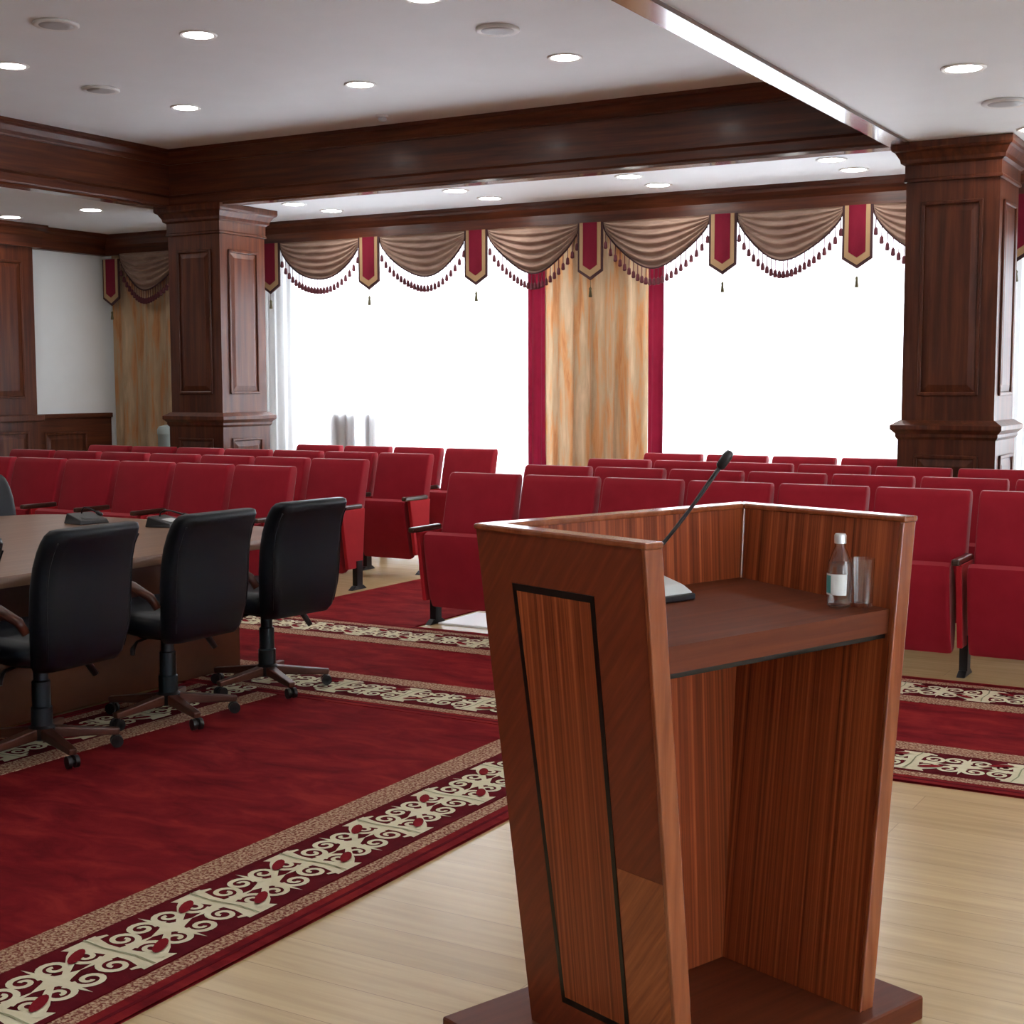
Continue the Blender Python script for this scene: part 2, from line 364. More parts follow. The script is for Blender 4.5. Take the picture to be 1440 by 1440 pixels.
obj('pedestal', box(NEW(), XW, XW + .18, 9.38, 10.47, 0, 1.19), 'mahogany_z', r)
obj('rail', box(NEW(), XW, XW + .22, 9.35, 10.50, 1.18, 1.25, .012), 'mahogany_z', r)
obj('capital', prism(NEW(), [(XW + p[0] + .12, ZL - .002 + p[1]) for p in WCR] , 'y', 9.35, 10.53), 'mahogany_y', r)
bm = NEW(); raised_panel(bm, 9.93, 1.42, 2.84, .74, -(XW + .16)); p_ = obj('upper_panel', bm, 'mahogany_z', r); p_.rotation_euler = (0, 0, PI / 2)
bm = NEW(); raised_panel(bm, 9.93, .2, 1.08, .76, -(XW + .18)); p_ = obj('lower_panel', bm, 'mahogany_z', r); p_.rotation_euler = (0, 0, PI / 2)

# ------------------------------------------------------------------ ceiling fittings
def downlight_proto():
    r = thing('downlight', '', 'light', (0, 0, ZL), 0, 'recessed ceiling downlights')
    n = 24
    bm = NEW()
    rings = []
    for rad, z in ((.092, -.001), (.092, -.006), (.112, -.009), (.118, -.004), (.118, 0)):
        rings.append([(rad * math.cos(2 * PI * k / n), rad * math.sin(2 * PI * k / n), z) for k in range(n)])
    loft(bm, rings, cap=False); obj('trim_ring', bm, 'white_plastic', r)
    obj('lens', lathe(NEW(), [(.001, -.001), (.092, -.001), (.092, -.004), (.05, -.010), (.001, -.012)], 24), 'lamp', r)
    return r
dl = downlight_proto(); first = True
def light(x, y, z, label):
    global first
    if first: dl.location = (x, y, z); dl['label'] = label; first = False
    else: dup(dl, (x, y, z), 0, label)
for j, y in enumerate((8.56, 6.86, 5.16, 3.46, 1.76)):
    for i, x in enumerate((-7.92, -6.23, -4.55)):
        light(x, y, ZH, 'round downlight in the raised ceiling, %s row from the dark beam, %s from left' % (ORD[j], ORD[i]))
for j, y in enumerate((9.90, 7.83, 5.76, 3.69, 1.62)):
    light(-1.78, y, ZL, 'round downlight in the low right ceiling, %s from the window wall' % ORD[j])
for j, y in enumerate((9.0, 6.5, 4.0, 1.5)):  # row out of view, added to light the room near the camera
    light(1.0, y, ZL, 'added unseen downlight at the far right of the low ceiling, %s from the windows' % ORD[j])
for i, x in enumerate((-8.38, -6.62, -4.98, -3.32)):
    light(x, 10.46, ZL, 'round downlight between beam and curtains, %s from left, row nearer the beam' % ORD[i])
    light(x, 11.03, ZL, 'round downlight between beam and curtains, %s from left, row nearer the curtains' % ORD[i])
light(-10.30, 9.81, ZL, 'round downlight in the low left ceiling, nearer the left column')
light(-11.41, 9.81, ZL, 'round downlight in the low left ceiling, nearer the pilaster')
def speaker(x, y, z, label):
    r = thing('ceiling_speaker', label, 'speaker', (x, y, z), 0, 'round ceiling speakers')
    obj('rim', lathe(NEW(), [(.10, 0), (.135, 0), (.137, -.012), (.125, -.02), (.10, -.014)], 28), 'white_plastic', r, True)
    obj('grille', lathe(NEW(), [(.001, -.006), (.112, -.006), (.11, -.014), (.06, -.018), (.001, -.019)], 28), 'grey_metal', r, True)
speaker(-4.55, 7.68, ZH, 'round grey ceiling speaker at top centre of the raised ceiling')
speaker(-6.78, 6.22, ZH, 'round grey ceiling speaker nearest the top left corner')
speaker(-7.97, 7.72, ZH, 'round grey ceiling speaker on the left between two downlights')
speaker(-1.77, 8.88, ZL, 'round grey ceiling speaker above the right column')
r = thing('smoke_detector', 'small grey smoke detector on the raised ceiling close to the dark beam', 'detector', (-6.78, 9.61, ZH))
obj('base', lathe(NEW(), [(.001, 0), (.05, 0), (.05, -.018), (.001, -.02)], 20), 'white_plastic', r)
obj('head', lathe(NEW(), [(.03, -.018), (.036, -.03), (.03, -.05), (.001, -.055)], 20), 'grey_metal', r, True)

# ------------------------------------------------------------------ curtains
def wave_sheet(x0, x1, z0, z1, y, amp, wl, flare=0, rows=10, seed=0, mid=None):
    rnd = random.Random(seed); n = max(12, int(abs(x1 - x0) / wl * 10)); ph = [rnd.uniform(0, 6.28) for _ in range(5)]
    bm = NEW(); G = []
    for j in range(rows + 1):
        t = j / rows; z = z1 + (z0 - z1) * t; row = []
        for i in range(n + 1):
            s = i / n
            sh = (s - .5) * 2 * flare * t
            x = x0 + (x1 - x0) * s + sh
            q = 2 * PI * (x1 - x0) * s / wl
            yy = amp * (math.sin(q + .7 * math.sin(q * .31 + ph[0]) + .25 * math.sin(3 * t + ph[1])) + .35 * math.sin(q * 1.7 + ph[2] + t)) * (.55 + .45 * t)
            row.append(bm.verts.new((x, y + yy, z)))
        G.append(row)
    for j in range(rows):
        for i in range(n): bm.faces.new((G[j][i], G[j + 1][i], G[j + 1][i + 1], G[j][i + 1]))
    return bm
YV = 11.49
def sheer(x0, x1, label, seed):
    o = obj('sheer_curtain', wave_sheet(x0, x1, .02, ZC + .05, 11.68, .022, .13, seed=seed), 'sheer', None, True, fix=False); tag(o, label, 'curtain', 'white sheer curtains')
sheer(-9.95, -6.42, 'white sheer curtain over the window right of the left column', 3)
sheer(-5.25, -2.2, 'white sheer curtain over the window between gold drape and right column', 4)
sheer(-2.17, 1.35, 'white sheer curtain over the window to the right of the right column', 5)
sheer(1.4, 4.5, 'white sheer curtain over the last window beyond the right edge', 6)
for k, (a, b_) in enumerate(EWIN):
    o = obj('sheer_curtain', wave_sheet(-b_ - .2, -a + .2, .02, ZC + .05, XE - .06, .022, .13, seed=20 + k), 'sheer', None, True, fix=False)
    o.rotation_euler = (0, 0, -PI / 2); tag(o, 'white sheer curtain on the right wall, %s from the front of the hall' % ORD[k], 'curtain', 'white sheer curtains')
def drape(x0, x1, label, mat, seed, y=11.60, amp=.03, wl=.24, flare=0):
    o = obj('drape', wave_sheet(x0, x1, .02, ZC + .03, y, amp, wl, flare, seed=seed), mat, None, True, fix=False); tag(o, label, 'curtain', 'heavy drapes')
drape(-6.36, -5.31, 'gold brocade drape hanging between the two bright windows', 'drape', 11, 11.585, .055, .19)
drape(-6.54, -6.355, 'narrow burgundy drape along the left side of the gold drape', 'burgundy', 12, 11.585, .014, .09)
drape(-5.315, -5.165, 'narrow burgundy drape along the right side of the gold drape', 'burgundy', 13, 11.585, .014, .09)
drape(-11.88, -10.2, 'gold brocade drape in the far left corner behind the left column', 'drape', 14, 11.60, .045, .30)

TABX = [-11.75, -10.62, -9.50, -8.26, -7.03, -5.83, -4.57, -3.41, -2.17, -.95, .27, 1.5, 2.73, 3.95]
TW = .125
def pent(w, zt, zs, zp, y0, y1):
    bm = NEW(); P = [(-w, zt), (-w, zs), (0, zp), (w, zs), (w, zt)]
    return prism(bm, P, 'y', y0, y1)
def tab_proto():
    r = thing('valance_tab', '', 'valance tab', (0, 0, 0), 0, 'pointed valance tabs')
    obj('backing', pent(TW, 0, -.43, -.51, -.006, .006), 'cord', r)
    obj('gold_border', pent(TW - .020, 0, -.414, -.480, -.011, -.006), 'gold_braid', r)
    obj('red_centre', pent(TW - .055, 0, -.375, -.42, -.015, -.011), 'burgundy', r)
    bm = NEW(); tube(bm, [(0, 0, -.505), (0, 0, -.575)], .003, 6); lathe(bm, [(.004, 0), (.013, -.012), (.010, -.03), (.017, -.085), (.014, -.09), (.001, -.09)], 10, (0, 0, -.57))
    obj('tassel', bm, 'tassel_olive', r, True)
    return r
tabp = tab_proto()
tlab = ['at the far left corner over the drape', 'hidden behind the left column', 'just right of the left column', 'second right of the left column', 'third right of the left column',
        'over the gold drape between the windows', 'second to the left of the right column', 'nearest the left side of the right column', 'just right of the right column',
        'second right of the right column', 'third right of the right column', 'fourth right of the right column', 'fifth right of the right column', 'last on the right']
YT = 11.49
for i, x in enumerate(TABX):
    lab = 'pointed burgundy valance tab with gold border, ' + tlab[i]
    if i == 0: tabp.location = (x, YT - .03, ZC - .05); tabp['label'] = lab
    else: dup(tabp, (x, YT - .03, ZC + .005), 0, lab)
def swag(x0, x1, label, seed, dz=0):
    rnd = random.Random(seed); zt = ZC + .004 - dz; D = .405; w = x1 - x0
    r = thing('valance_swag', label, 'valance', ((x0 + x1) / 2, YT, zt), 0, 'draped valance swags')
    nu, nv = 36, 48; NF = 5.6; ph = rnd.uniform(-.4, .4)
    def S(u, v):
        s = max(0, math.sin(PI * u)) ** .62
        asym = 1 + .06 * math.sin(2 * PI * u + seed)
        z = -v * D * s * asym
        y = -.012 - .055 * s * math.sin(PI * min(1, v * .85 + .1)) - .023 * s * math.cos(2 * PI * NF * v + ph + 1.2 * math.sin(PI * u)) - .012 * s * v
        pull = .02 * math.sin(2 * PI * u) * v
        return Vector(((u - .5) * w + pull, y, z))
    bm = NEW(); G = [[bm.verts.new(S(i / nu, j / nv)) for i in range(nu + 1)] for j in range(nv + 1)]
    for j in range(nv):
        for i in range(nu): bm.faces.new((G[j][i], G[j + 1][i], G[j + 1][i + 1], G[j][i + 1]))
    obj('cloth', bm, 'swag', r, True, fix=False)
    edge = [S(i / 48, 1) + Vector((0, -.004, 0)) for i in range(49)]
    obj('edge_cord', tube(NEW(), edge, .0075, 6), 'cord', r, True)
    bm = NEW(); k = 23
    for i in range(k):
        p = S((i + .7) / (k + .4), 1) + Vector((0, -.004, -.005)); L = .082
        tube(bm, [p, p + Vector((0, 0, -L))], .0042, 4)
        lathe(bm, [(.005, .004), (.015, -.008), (.0195, -.052), (.012, -.062)], 6, p + Vector((0, 0, -L)))
    f = obj('tassel_fringe', bm, 'tassel', r); f['kind'] = 'stuff'
slab = ['in the far left corner above the gold drape', 'hidden between left corner and left column', 'first right of the left column', 'second right of the left column',
        'reaching the left edge of the gold drape', 'reaching the right edge of the gold drape', 'second to the left of the right column', 'partly hidden by the right column',
        'first right of the right column', 'second right of the right column', 'third right of the right column', 'fourth right of the right column', 'last on the right']
for i in range(len(TABX) - 1):
    swag(TABX[i] + TW - .015, TABX[i + 1] - TW + .015, 'taupe satin swag valance with tassel fringe, ' + slab[i], i)

# ------------------------------------------------------------------ rugs
def scroll_unit(bmc, bmo, bml, T, P, W):
    """one repeat of the ram's-horn border; T maps (u, v) to world xy; cream, olive line and red lobes"""
    zc, zo, zl = .0104, .0130, .0130
    lay = [0]
    def nz(z): lay[0] += 1; return z + .00009 * lay[0]      # every piece on its own level
    def poly(bm, pts, z): z = nz(z); bm.faces.new([bm.verts.new((*T(u, v), z)) for u, v in pts])
    def ribbon(bm, pts, w0, w1, z):
        n = len(pts); A = []; z = nz(z)
        for i, p in enumerate(pts):
            q0, q1 = pts[max(i - 1, 0)], pts[min(i + 1, n - 1)]; dx, dy = q1[0] - q0[0], q1[1] - q0[1]; l = math.hypot(dx, dy) or 1
            w = (w0 + (w1 - w0) * i / (n - 1)) / 2
            A.append((bm.verts.new((*T(p[0] - dy / l * w, p[1] + dx / l * w), z)), bm.verts.new((*T(p[0] + dy / l * w, p[1] - dx / l * w), z))))
        for a, b_ in zip(A, A[1:]): bm.faces.new((a[0], a[1], b_[1], b_[0]))
    h = W / 2
    # hourglass bar at u = 0
    poly(bmc, [(-.075, -h), (.050, -h), (.026, -h * .45), (.024, 0), (-.024, 0), (-.038, -h * .45)], zc)
    poly(bmc, [(-.024, 0), (.024, 0), (.038, h * .45), (.075, h), (-.050, h), (-.026, h * .45)], zc)
    ribbon(bmo, [(.008, -h), (-.004, -h * .4), (.004, h * .4), (-.008, h)], .006, .006, zo)
    def horns(cu, cv, du, dv, s=1.0):
        """pair of horns with a spike, growing from (cu, cv) along (du, dv)"""
        def L(a, b_): return (cu + du * a * s - dv * b_ * s, cv + dv * a * s + du * b_ * s)
        poly(bmc, [L(0, -.022), L(.05, -.010), L(.122, 0), L(.05, .010), L(0, .022)], zc)
        for sg in (-1, 1):
            pts = []
            for k in range(23):
                t = k / 22; a = math.radians(-35 + 500 * t); rr = .050 * (1 - .80 * t)
                # local spiral: begins at the stem, sweeps outward and curls back in
                pts.append(L(.050 + rr * math.sin(a) * .95, sg * (.056 - rr * math.cos(a))))
            ribbon(bmc, pts, .020, .013, zc)
    horns(.020, 0, 1, 0); horns(-.020, 0, -1, 0)
    # diamond at u = P/2 with horns across
    q = P / 2
    poly(bmc, [(q - .085, 0), (q - .03, -.022), (q, -.04), (q + .03, -.022), (q + .085, 0), (q + .03, .022), (q, .04), (q - .03, .022)], zc)
    horns(q, .018, 0, 1, .95); horns(q, -.018, 0, -1, .95)
    for sg in (-1, 1):
        ribbon(bmc, [(sg * .03, sg * h * .86), (sg * .085, sg * h * .62), (sg * .13, sg * h * .34), (sg * (q - .02), sg * .006)], .036, .018, zc)
        ribbon(bmc, [(sg * .02, -sg * h * .9), (sg * .07, -sg * h * .80)], .03, .01, zc)
        e = []
        for k in range(14):
            a = 2 * PI * k / 14; x, y = .052 * math.cos(a), .0185 * math.sin(a); c_, s_ = math.cos(.5 * sg * sg), math.sin(.5)
            e.append((sg * (.085 + x * c_ + y * s_), sg * (h * .50 - x * s_ + y * c_)))
        poly(bml, e, zl)
BW = .60
def border(root, T0, a, b_):
    """T0(u, v): u along the rug edge, v from the inside (0) to the outer edge (BW)"""
    def strip(name, v0, v1, z0, z1, mat):
        bm = NEW(); P = [T0(a, v0), T0(b_, v0), T0(b_, v1), T0(a, v1)]
        hexa(bm, [(*p, z0) for p in P], [(*p, z1) for p in P]); obj(name, bm, mat, root)
    strip('gold_band', .0, .125, .004, .0105, 'rug_gold')
    strip('border_ground', .125, .455, .004, .0100, 'rug_maroon')
    strip('gold_guard', .462, .520, .004, .0105, 'rug_gold')
    strip('outer_edge', .520, BW, .004, .0095, 'rug_red')
    strip('edge_line', .552, .565, .0095, .0102, 'rug_maroon')
    bc, bo, bl = NEW(), NEW(), NEW(); P, W = .41, .285; n = int((b_ - a) / P)
    for k in range(n):
        u0 = a + (k + .5) * (b_ - a) / n
        scroll_unit(bc, bo, bl, lambda u, v, u0=u0: T0(u0 + u, .290 + v), P, W)
    for nm, bm, mt in (('scrollwork', bc, 'rug_cream'), ('cross_line', bo, 'rug_olive'), ('red_leaf', bl, 'rug_lobe')):
        for f in bm.faces:
            f.normal_update()
            if f.normal.z < 0: f.normal_flip()
        o = obj(nm, bm, mt, root, fix=False); o['kind'] = 'stuff'
# runner in front of the theatre chairs (along x)
r = thing('runner_rug', 'red runner rug with two scroll borders lying in front of the theatre chairs', 'rug')
RX0, RX1, RY0, RY1 = -9.2, 3.8, 5.465, 7.47
obj('pile_field', box(NEW(), RX0, RX1, RY0, RY1, 0, .008), 'rug_red', r)
border(r, lambda u, v: (u, RY0 + BW - v), RX0, RX1)
border(r, lambda u, v: (u, RY1 - BW + v), RX0, RX1)
# wide runner past the podium (along y)
r = thing('carpet_runner', 'wide red carpet with cream scroll border between the table and the podium', 'rug')
QX0, QX1, QY0, QY1 = -5.13, -2.50, -2.6, 5.46
obj('pile_field', box(NEW(), QX0, QX1, QY0, QY1, 0, .008), 'rug_red', r)
border(r, lambda u, v: (QX1 - BW + v, u), QY0, QY1)
border(r, lambda u, v: (QX0 + BW - v, u), QY0, QY1)
o = obj('aisle_carpet', box(NEW(), -6.285, -5.06, 7.475, 10.4, 0, .008), 'rug_red'); tag(o, 'plain red carpet strip in the aisle between the theatre chair blocks', 'rug')
o = obj('white_floor_patch', box(NEW(), -5.0, -4.1, 7.66, 8.14, 0, .012, .003), 'white_board'); tag(o, 'flat white patch on the floor under the front row aisle chair', 'panel')  # thin white slab over the floor, not identified as any particular object

# ------------------------------------------------------------------ theatre chairs (origin under the seat, facing -y)
PITCHX = .563
def theatre_proto():
    r = thing('theatre_chair', '', 'chair', (0, 0, 0), 0, 'red theatre chairs')
    # backrest: padded, leaning backwards
    rings = []
    W = .516
    for z, y, t, w in ((.37, .035, .03, W - .06), (.385, .037, .075, W - .02), (.46, .05, .095, W), (.62, .085, .10, W), (.80, .13, .098, W), (.94, .168, .092, W), (.968, .175, .082, W - .004), (.98, .178, .06, W - .014)):
        rings.append([(x, y + d + .05, z) for x, d in rrect(w, t, min(.015, t / 2.2), 3)])
    obj('backrest', loft(NEW(), rings), 'velvet', r, 'angle')
    bm = NEW()
    hexa(bm, [(-.235, .145, .40), (.235, .145, .40), (.235, .157, .40), (-.235, .157, .40)], [(-.235, .268, .93), (.235, .268, .93), (.235, .282, .93), (-.235, .282, .93)])
    obj('back_shell', bm, 'theatre_arm', r)
    # tipped-up seat: profile in (y, z), lofted across x with rounded sides
    prof = [(-.030, .130), (-.060, .128), (-.095, .20), (-.125, .33), (-.150, .46), (-.168, .56), (-.160, .605), (-.125, .622), (-.080, .605), (-.030, .55), (.010, .42), (.020, .25), (.0, .145)]
    cy = sum(p[0] for p in prof) / len(prof); cz = sum(p[1] for p in prof) / len(prof)
    rings = []
    for x, k in ((-.225, .86), (-.238, .94), (-.232, 1)) if False else ((-.236, .90), (-.230, .965), (-.212, 1), (.212, 1), (.230, .965), (.236, .90)):
        rings.append([(x, cy + (p[0] - cy) * k, cz + (p[1] - cz) * (1 - (1 - k) * .35)) for p in prof])
    obj('seat', loft(NEW(), rings), 'velvet', r, 'angle')
    return r
def standard(parent, x, end):
    """side frame: arm, upholstered panel, leg, foot"""
    a = obj('armrest', box(NEW(), -.022, .022, -.235, .095, .618, .652, .010), 'theatre_arm', parent); a.location.x = x
    bm = NEW(); t = .015
    hexa(bm, [(-t, -.085, .165), (t, -.085, .165), (t, .10, .165), (-t, .10, .165)], [(-t, -.16, .618), (t, -.16, .618), (t, .135, .618), (-t, .135, .618)], .006)
    p = obj('side_panel', bm, 'velvet_panel', parent); p.location.x = x
    l = obj('leg', box(NEW(), -.022, .022, .015, .085, .018, .22), 'dark_metal', parent); l.location.x = x
    bm = NEW(); hexa(bm, [(-.023, -.05, .0), (.023, -.05, .0), (.023, .14, .0), (-.023, .14, .0)], [(-.022, .0, .03), (.022, .0, .03), (.022, .10, .03), (-.022, .10, .03)], .004)
    f = obj('foot', bm, 'dark_metal', parent); f.location.x = x
tc = theatre_proto(); standard(tc, PITCHX / 2, False)
tce = None; used = False
ROWY = (7.645, 8.645, 9.64, 10.67)
def place(x, y, label, left_std):
    global used
    if not used: tc.location = (x, y, 0); tc['label'] = label; o = tc; used = True
    else: o = dup(tc, (x, y, 0), 0, label)
    return o
ROWN = ['front row', 'second row', 'third row', 'back row']
lefts = []
for rI, y in enumerate(ROWY):
    n = (8, 8, 8, 4)[rI]; x0 = -5.04
    for k in range(n):
        nm = 'red tip-up theatre chair, %s right of the aisle, %s from the aisle' % (ROWN[rI], ORD[k])
        o = place(x0 + PITCHX * (k + .5), y, nm, k == 0)
        if k == 0: lefts.append(o)
LP = .572
for rI, y in enumerate(ROWY):
    n = (7, 7, 7, 4)[rI]; x1 = (-6.31, -6.40, -6.46, -6.45)[rI]
    for k in range(n):
        nm = 'red tip-up theatre chair, %s left of the aisle, %s from the aisle' % (ROWN[rI], ORD[k])
        o = place(x1 - LP * (k + .5), y, nm, k == n - 1)
        if k == n - 1: lefts.append(o)
src = [c for c in tc.children if c.name.split('.')[0] in ('armrest', 'side_panel', 'leg', 'foot')]
for o in lefts:
    for c in src:
        q = c.copy(); C.objects.link(q); q.parent = o; q.location.x = -PITCHX / 2

# ------------------------------------------------------------------ conference table
r = thing('conference_table', 'long brown conference table with rounded corners at the left edge', 'table', (-5.97, 3.6, 0))
TL, TWD = 5.3, 2.3
pts = rrect(TWD, TL, .35, 8)
obj('table_top', loft(NEW(), [[(x * .996, y * .998, .70) for x, y in pts], [(x, y, .707) for x, y in pts], [(x, y, .743) for x, y in pts], [(x * .996, y * .998, .75) for x, y in pts]]), 'table_top', r, 'angle')
for sx in (-1, 1):
    obj('modesty_panel', box(NEW(), sx * .80 - .02, sx * .80 + .02, -2.3, 2.3, .0136, .70), 'table_body', r)
for y in (-2.3, -.8, .8, 2.3):
    obj('support_panel', box(NEW(), -.80, .80, y - .02, y + .02, .0136, .70), 'table_body', r)

# ------------------------------------------------------------------ office chairs (facing +y, origin at the hub)
def office_proto():
    r = thing('office_chair', '', 'chair', (0, 0, 0), 0, 'black leather office chairs')
    rings = []
    for z, y, w, t in ((.395, -.215, .36, .05), (.40, -.22, .42, .09), (.43, -.235, .455, .115), (.52, -.255, .485, .125), (.64, -.265, .50, .125), (.74, -.273, .50, .12),
                       (.825, -.287, .495, .115), (.885, -.305, .485, .118), (.925, -.325, .478, .126), (.953, -.340, .468, .12), (.972, -.350, .448, .088), (.978, -.353, .41, .05)):
        rings.append([(x, y + d - .02 * (1 - (2 * x / w) ** 2) * -1 * .0 + .03 * (2 * x / .5) ** 2, z) for x, d in rrect(w, t, t * .46, 5)])
    back = obj('backrest', loft(NEW(), rings), 'leather', r, True)
    for sx in (-1, 1):
        obj('seam', tube(NEW(), [(sx * (w_ / 2 - .018), y_ + .03 * (2 * (w_ / 2 - .018) / .5) ** 2 - t_ / 2 + .012, z_) for z_, y_, w_, t_ in ((.45, -.24, .46, .117), (.55, -.257, .488, .125), (.64, -.265, .50, .125), (.74, -.273, .50, .12), (.825, -.287, .495, .115), (.885, -.305, .485, .118), (.925, -.325, .478, .126))], .004, 5), 'leather', back, True)
    rings = []
    for z, s in ((.425, .88), (.44, .97), (.47, 1), (.505, .98), (.525, .90), (.53, .78)):
        rings.append([(x * s, .04 + y * s, z + .012 * (y / .25)) for x, y in rrect(.51, .50, .09, 5)])
    obj('seat', loft(NEW(), rings), 'leather', r, True)
    for sx in (-1, 1):
        ar = obj('armrest', tube(NEW(), [(sx * .245, -.19, .56), (sx * .265, -.17, .61), (sx * .285, -.08, .655), (sx * .29, .06, .665), (sx * .288, .16, .655), (sx * .285, .205, .62), (sx * .275, .19, .55), (sx * .255, .13, .47), (sx * .22, .10, .44)], [.018, .021, .024, .026, .026, .024, .021, .02, .02], 8), 'arm_wood', r, True)
        obj('arm_pad', loft(NEW(), [[(sx * .289 + x, y + .045, z) for x, y in rrect(.05 * s, .20 * s, .022 * s, 3)] for z, s in ((.676, 1), (.686, .98), (.691, .85))]), 'leather', ar, True)
    obj('mechanism', box(NEW(), -.075, .075, -.10, .12, .375, .435, .012), 'dark_metal', r)
    obj('lever', tube(NEW(), [(.07, .02, .395), (.22, .02, .375), (.265, .0, .345), (.295, -.02, .285)], [.008, .008, .017, .014], 7), 'plastic', r, True)
    obj('lever', tube(NEW(), [(-.07, .02, .395), (-.17, .02, .38), (-.215, .0, .355), (-.225, -.01, .335)], [.007, .007, .013, .011], 7), 'plastic', r, True)
    obj('gas_column', lathe(NEW(), [(.044, .07), (.044, .20), (.038, .205), (.038, .31), (.030, .315), (.030, .38)], 16), 'gas_steel', r, 'angle')
    base = obj('hub', lathe(NEW(), [(.03, .06), (.055, .07), (.055, .115), (.04, .13)], 16), 'dark_metal', r, 'angle')
    for k in range(5):
        a = 2 * PI * k / 5 + .25
        sp = obj('base_arm', hexa(NEW(), [(-.026, .03, .07), (.026, .03, .07), (.017, .31, .055), (-.017, .31, .055)], [(-.026, .03, .118), (.026, .03, .118), (.017, .315, .082), (-.017, .315, .082)], .006), 'arm_wood', r)
        sp.rotation_euler = (0, 0, a)
        bm = NEW(); tube(bm, [(0, .295, .065), (0, .295, .045)], .008, 8)
        tube(bm, [(-.024, .30, .027), (-.007, .30, .027)], .026, 14); tube(bm, [(.007, .30, .027), (.024, .30, .027)], .026, 14)
        tube(bm, [(-.024, .30, .027), (.024, .30, .027)], .012, 8)
        obj('caster', bm, 'plastic', sp, 'angle')
    return r
oc = office_proto()
for i, (x, y, a, lab) in enumerate(((-4.63, 4.06, 92, 'black leather office chair nearest the camera of the three fully seen'),
                                    (-4.63, 4.805, 89, 'black leather office chair in the middle of the three at the table'),
                                    (-4.66, 5.545, 84, 'black leather office chair farthest along the table beside the red theatre chairs'),
                                    (-4.63, 3.37, 90, 'black leather office chair cut off by the left edge, nearest the camera'),
                                    (-7.04, 5.96, -90, 'black leather office chair on the far side of the table, cut by the left edge'))):
    if i == 0: oc.location = (x, y, .014); oc.rotation_euler = (0, 0, math.radians(a)); oc['label'] = lab
    else: dup(oc, (x, y, .014), math.radians(a), lab)

# microphones on the table
def table_mic(x, y, rz, label, top):
    r = thing('desk_microphone', label, 'microphone', (x, y, .75), rz, 'microphones on the table')
    bm = NEW(); hexa(bm, [(-.10, -.085, 0), (.10, -.085, 0), (.10, .085, 0), (-.10, .085, 0)], [(-.09, -.075, .025), (.09, -.075, .025), (.085, .075, .06), (-.085, .075, .06)], .006)
    obj('base', bm, 'plastic', r)
    obj('button_plate', hexa(NEW(), [(-.05, -.055, .027), (.05, -.055, .027), (.05, .03, .045), (-.05, .03, .045)], [(-.05, -.055, .031), (.05, -.055, .031), (.05, .03, .049), (-.05, .03, .049)]), top, r)
    obj('gooseneck', tube(NEW(), [(0, .05, .05), (0, .045, .075), (0, .02, .092), (0, -.03, .088), (0, -.10, .072)], [.005, .005, .005, .005, .006], 8), 'plastic', r, True)
    obj('capsule', tube(NEW(), [(0, -.10, .072), (0, -.115, .068), (0, -.15, .06), (0, -.16, .058)], [.007, .012, .012, .006], 10), 'plastic', r, True)
table_mic(-6.30, 5.90, math.radians(80), 'black desk microphone lying low on the table, left one', 'plastic')
table_mic(-5.76, 6.0, math.radians(100), 'desk microphone with pale button plate on the table, right one', 'grey_plastic')

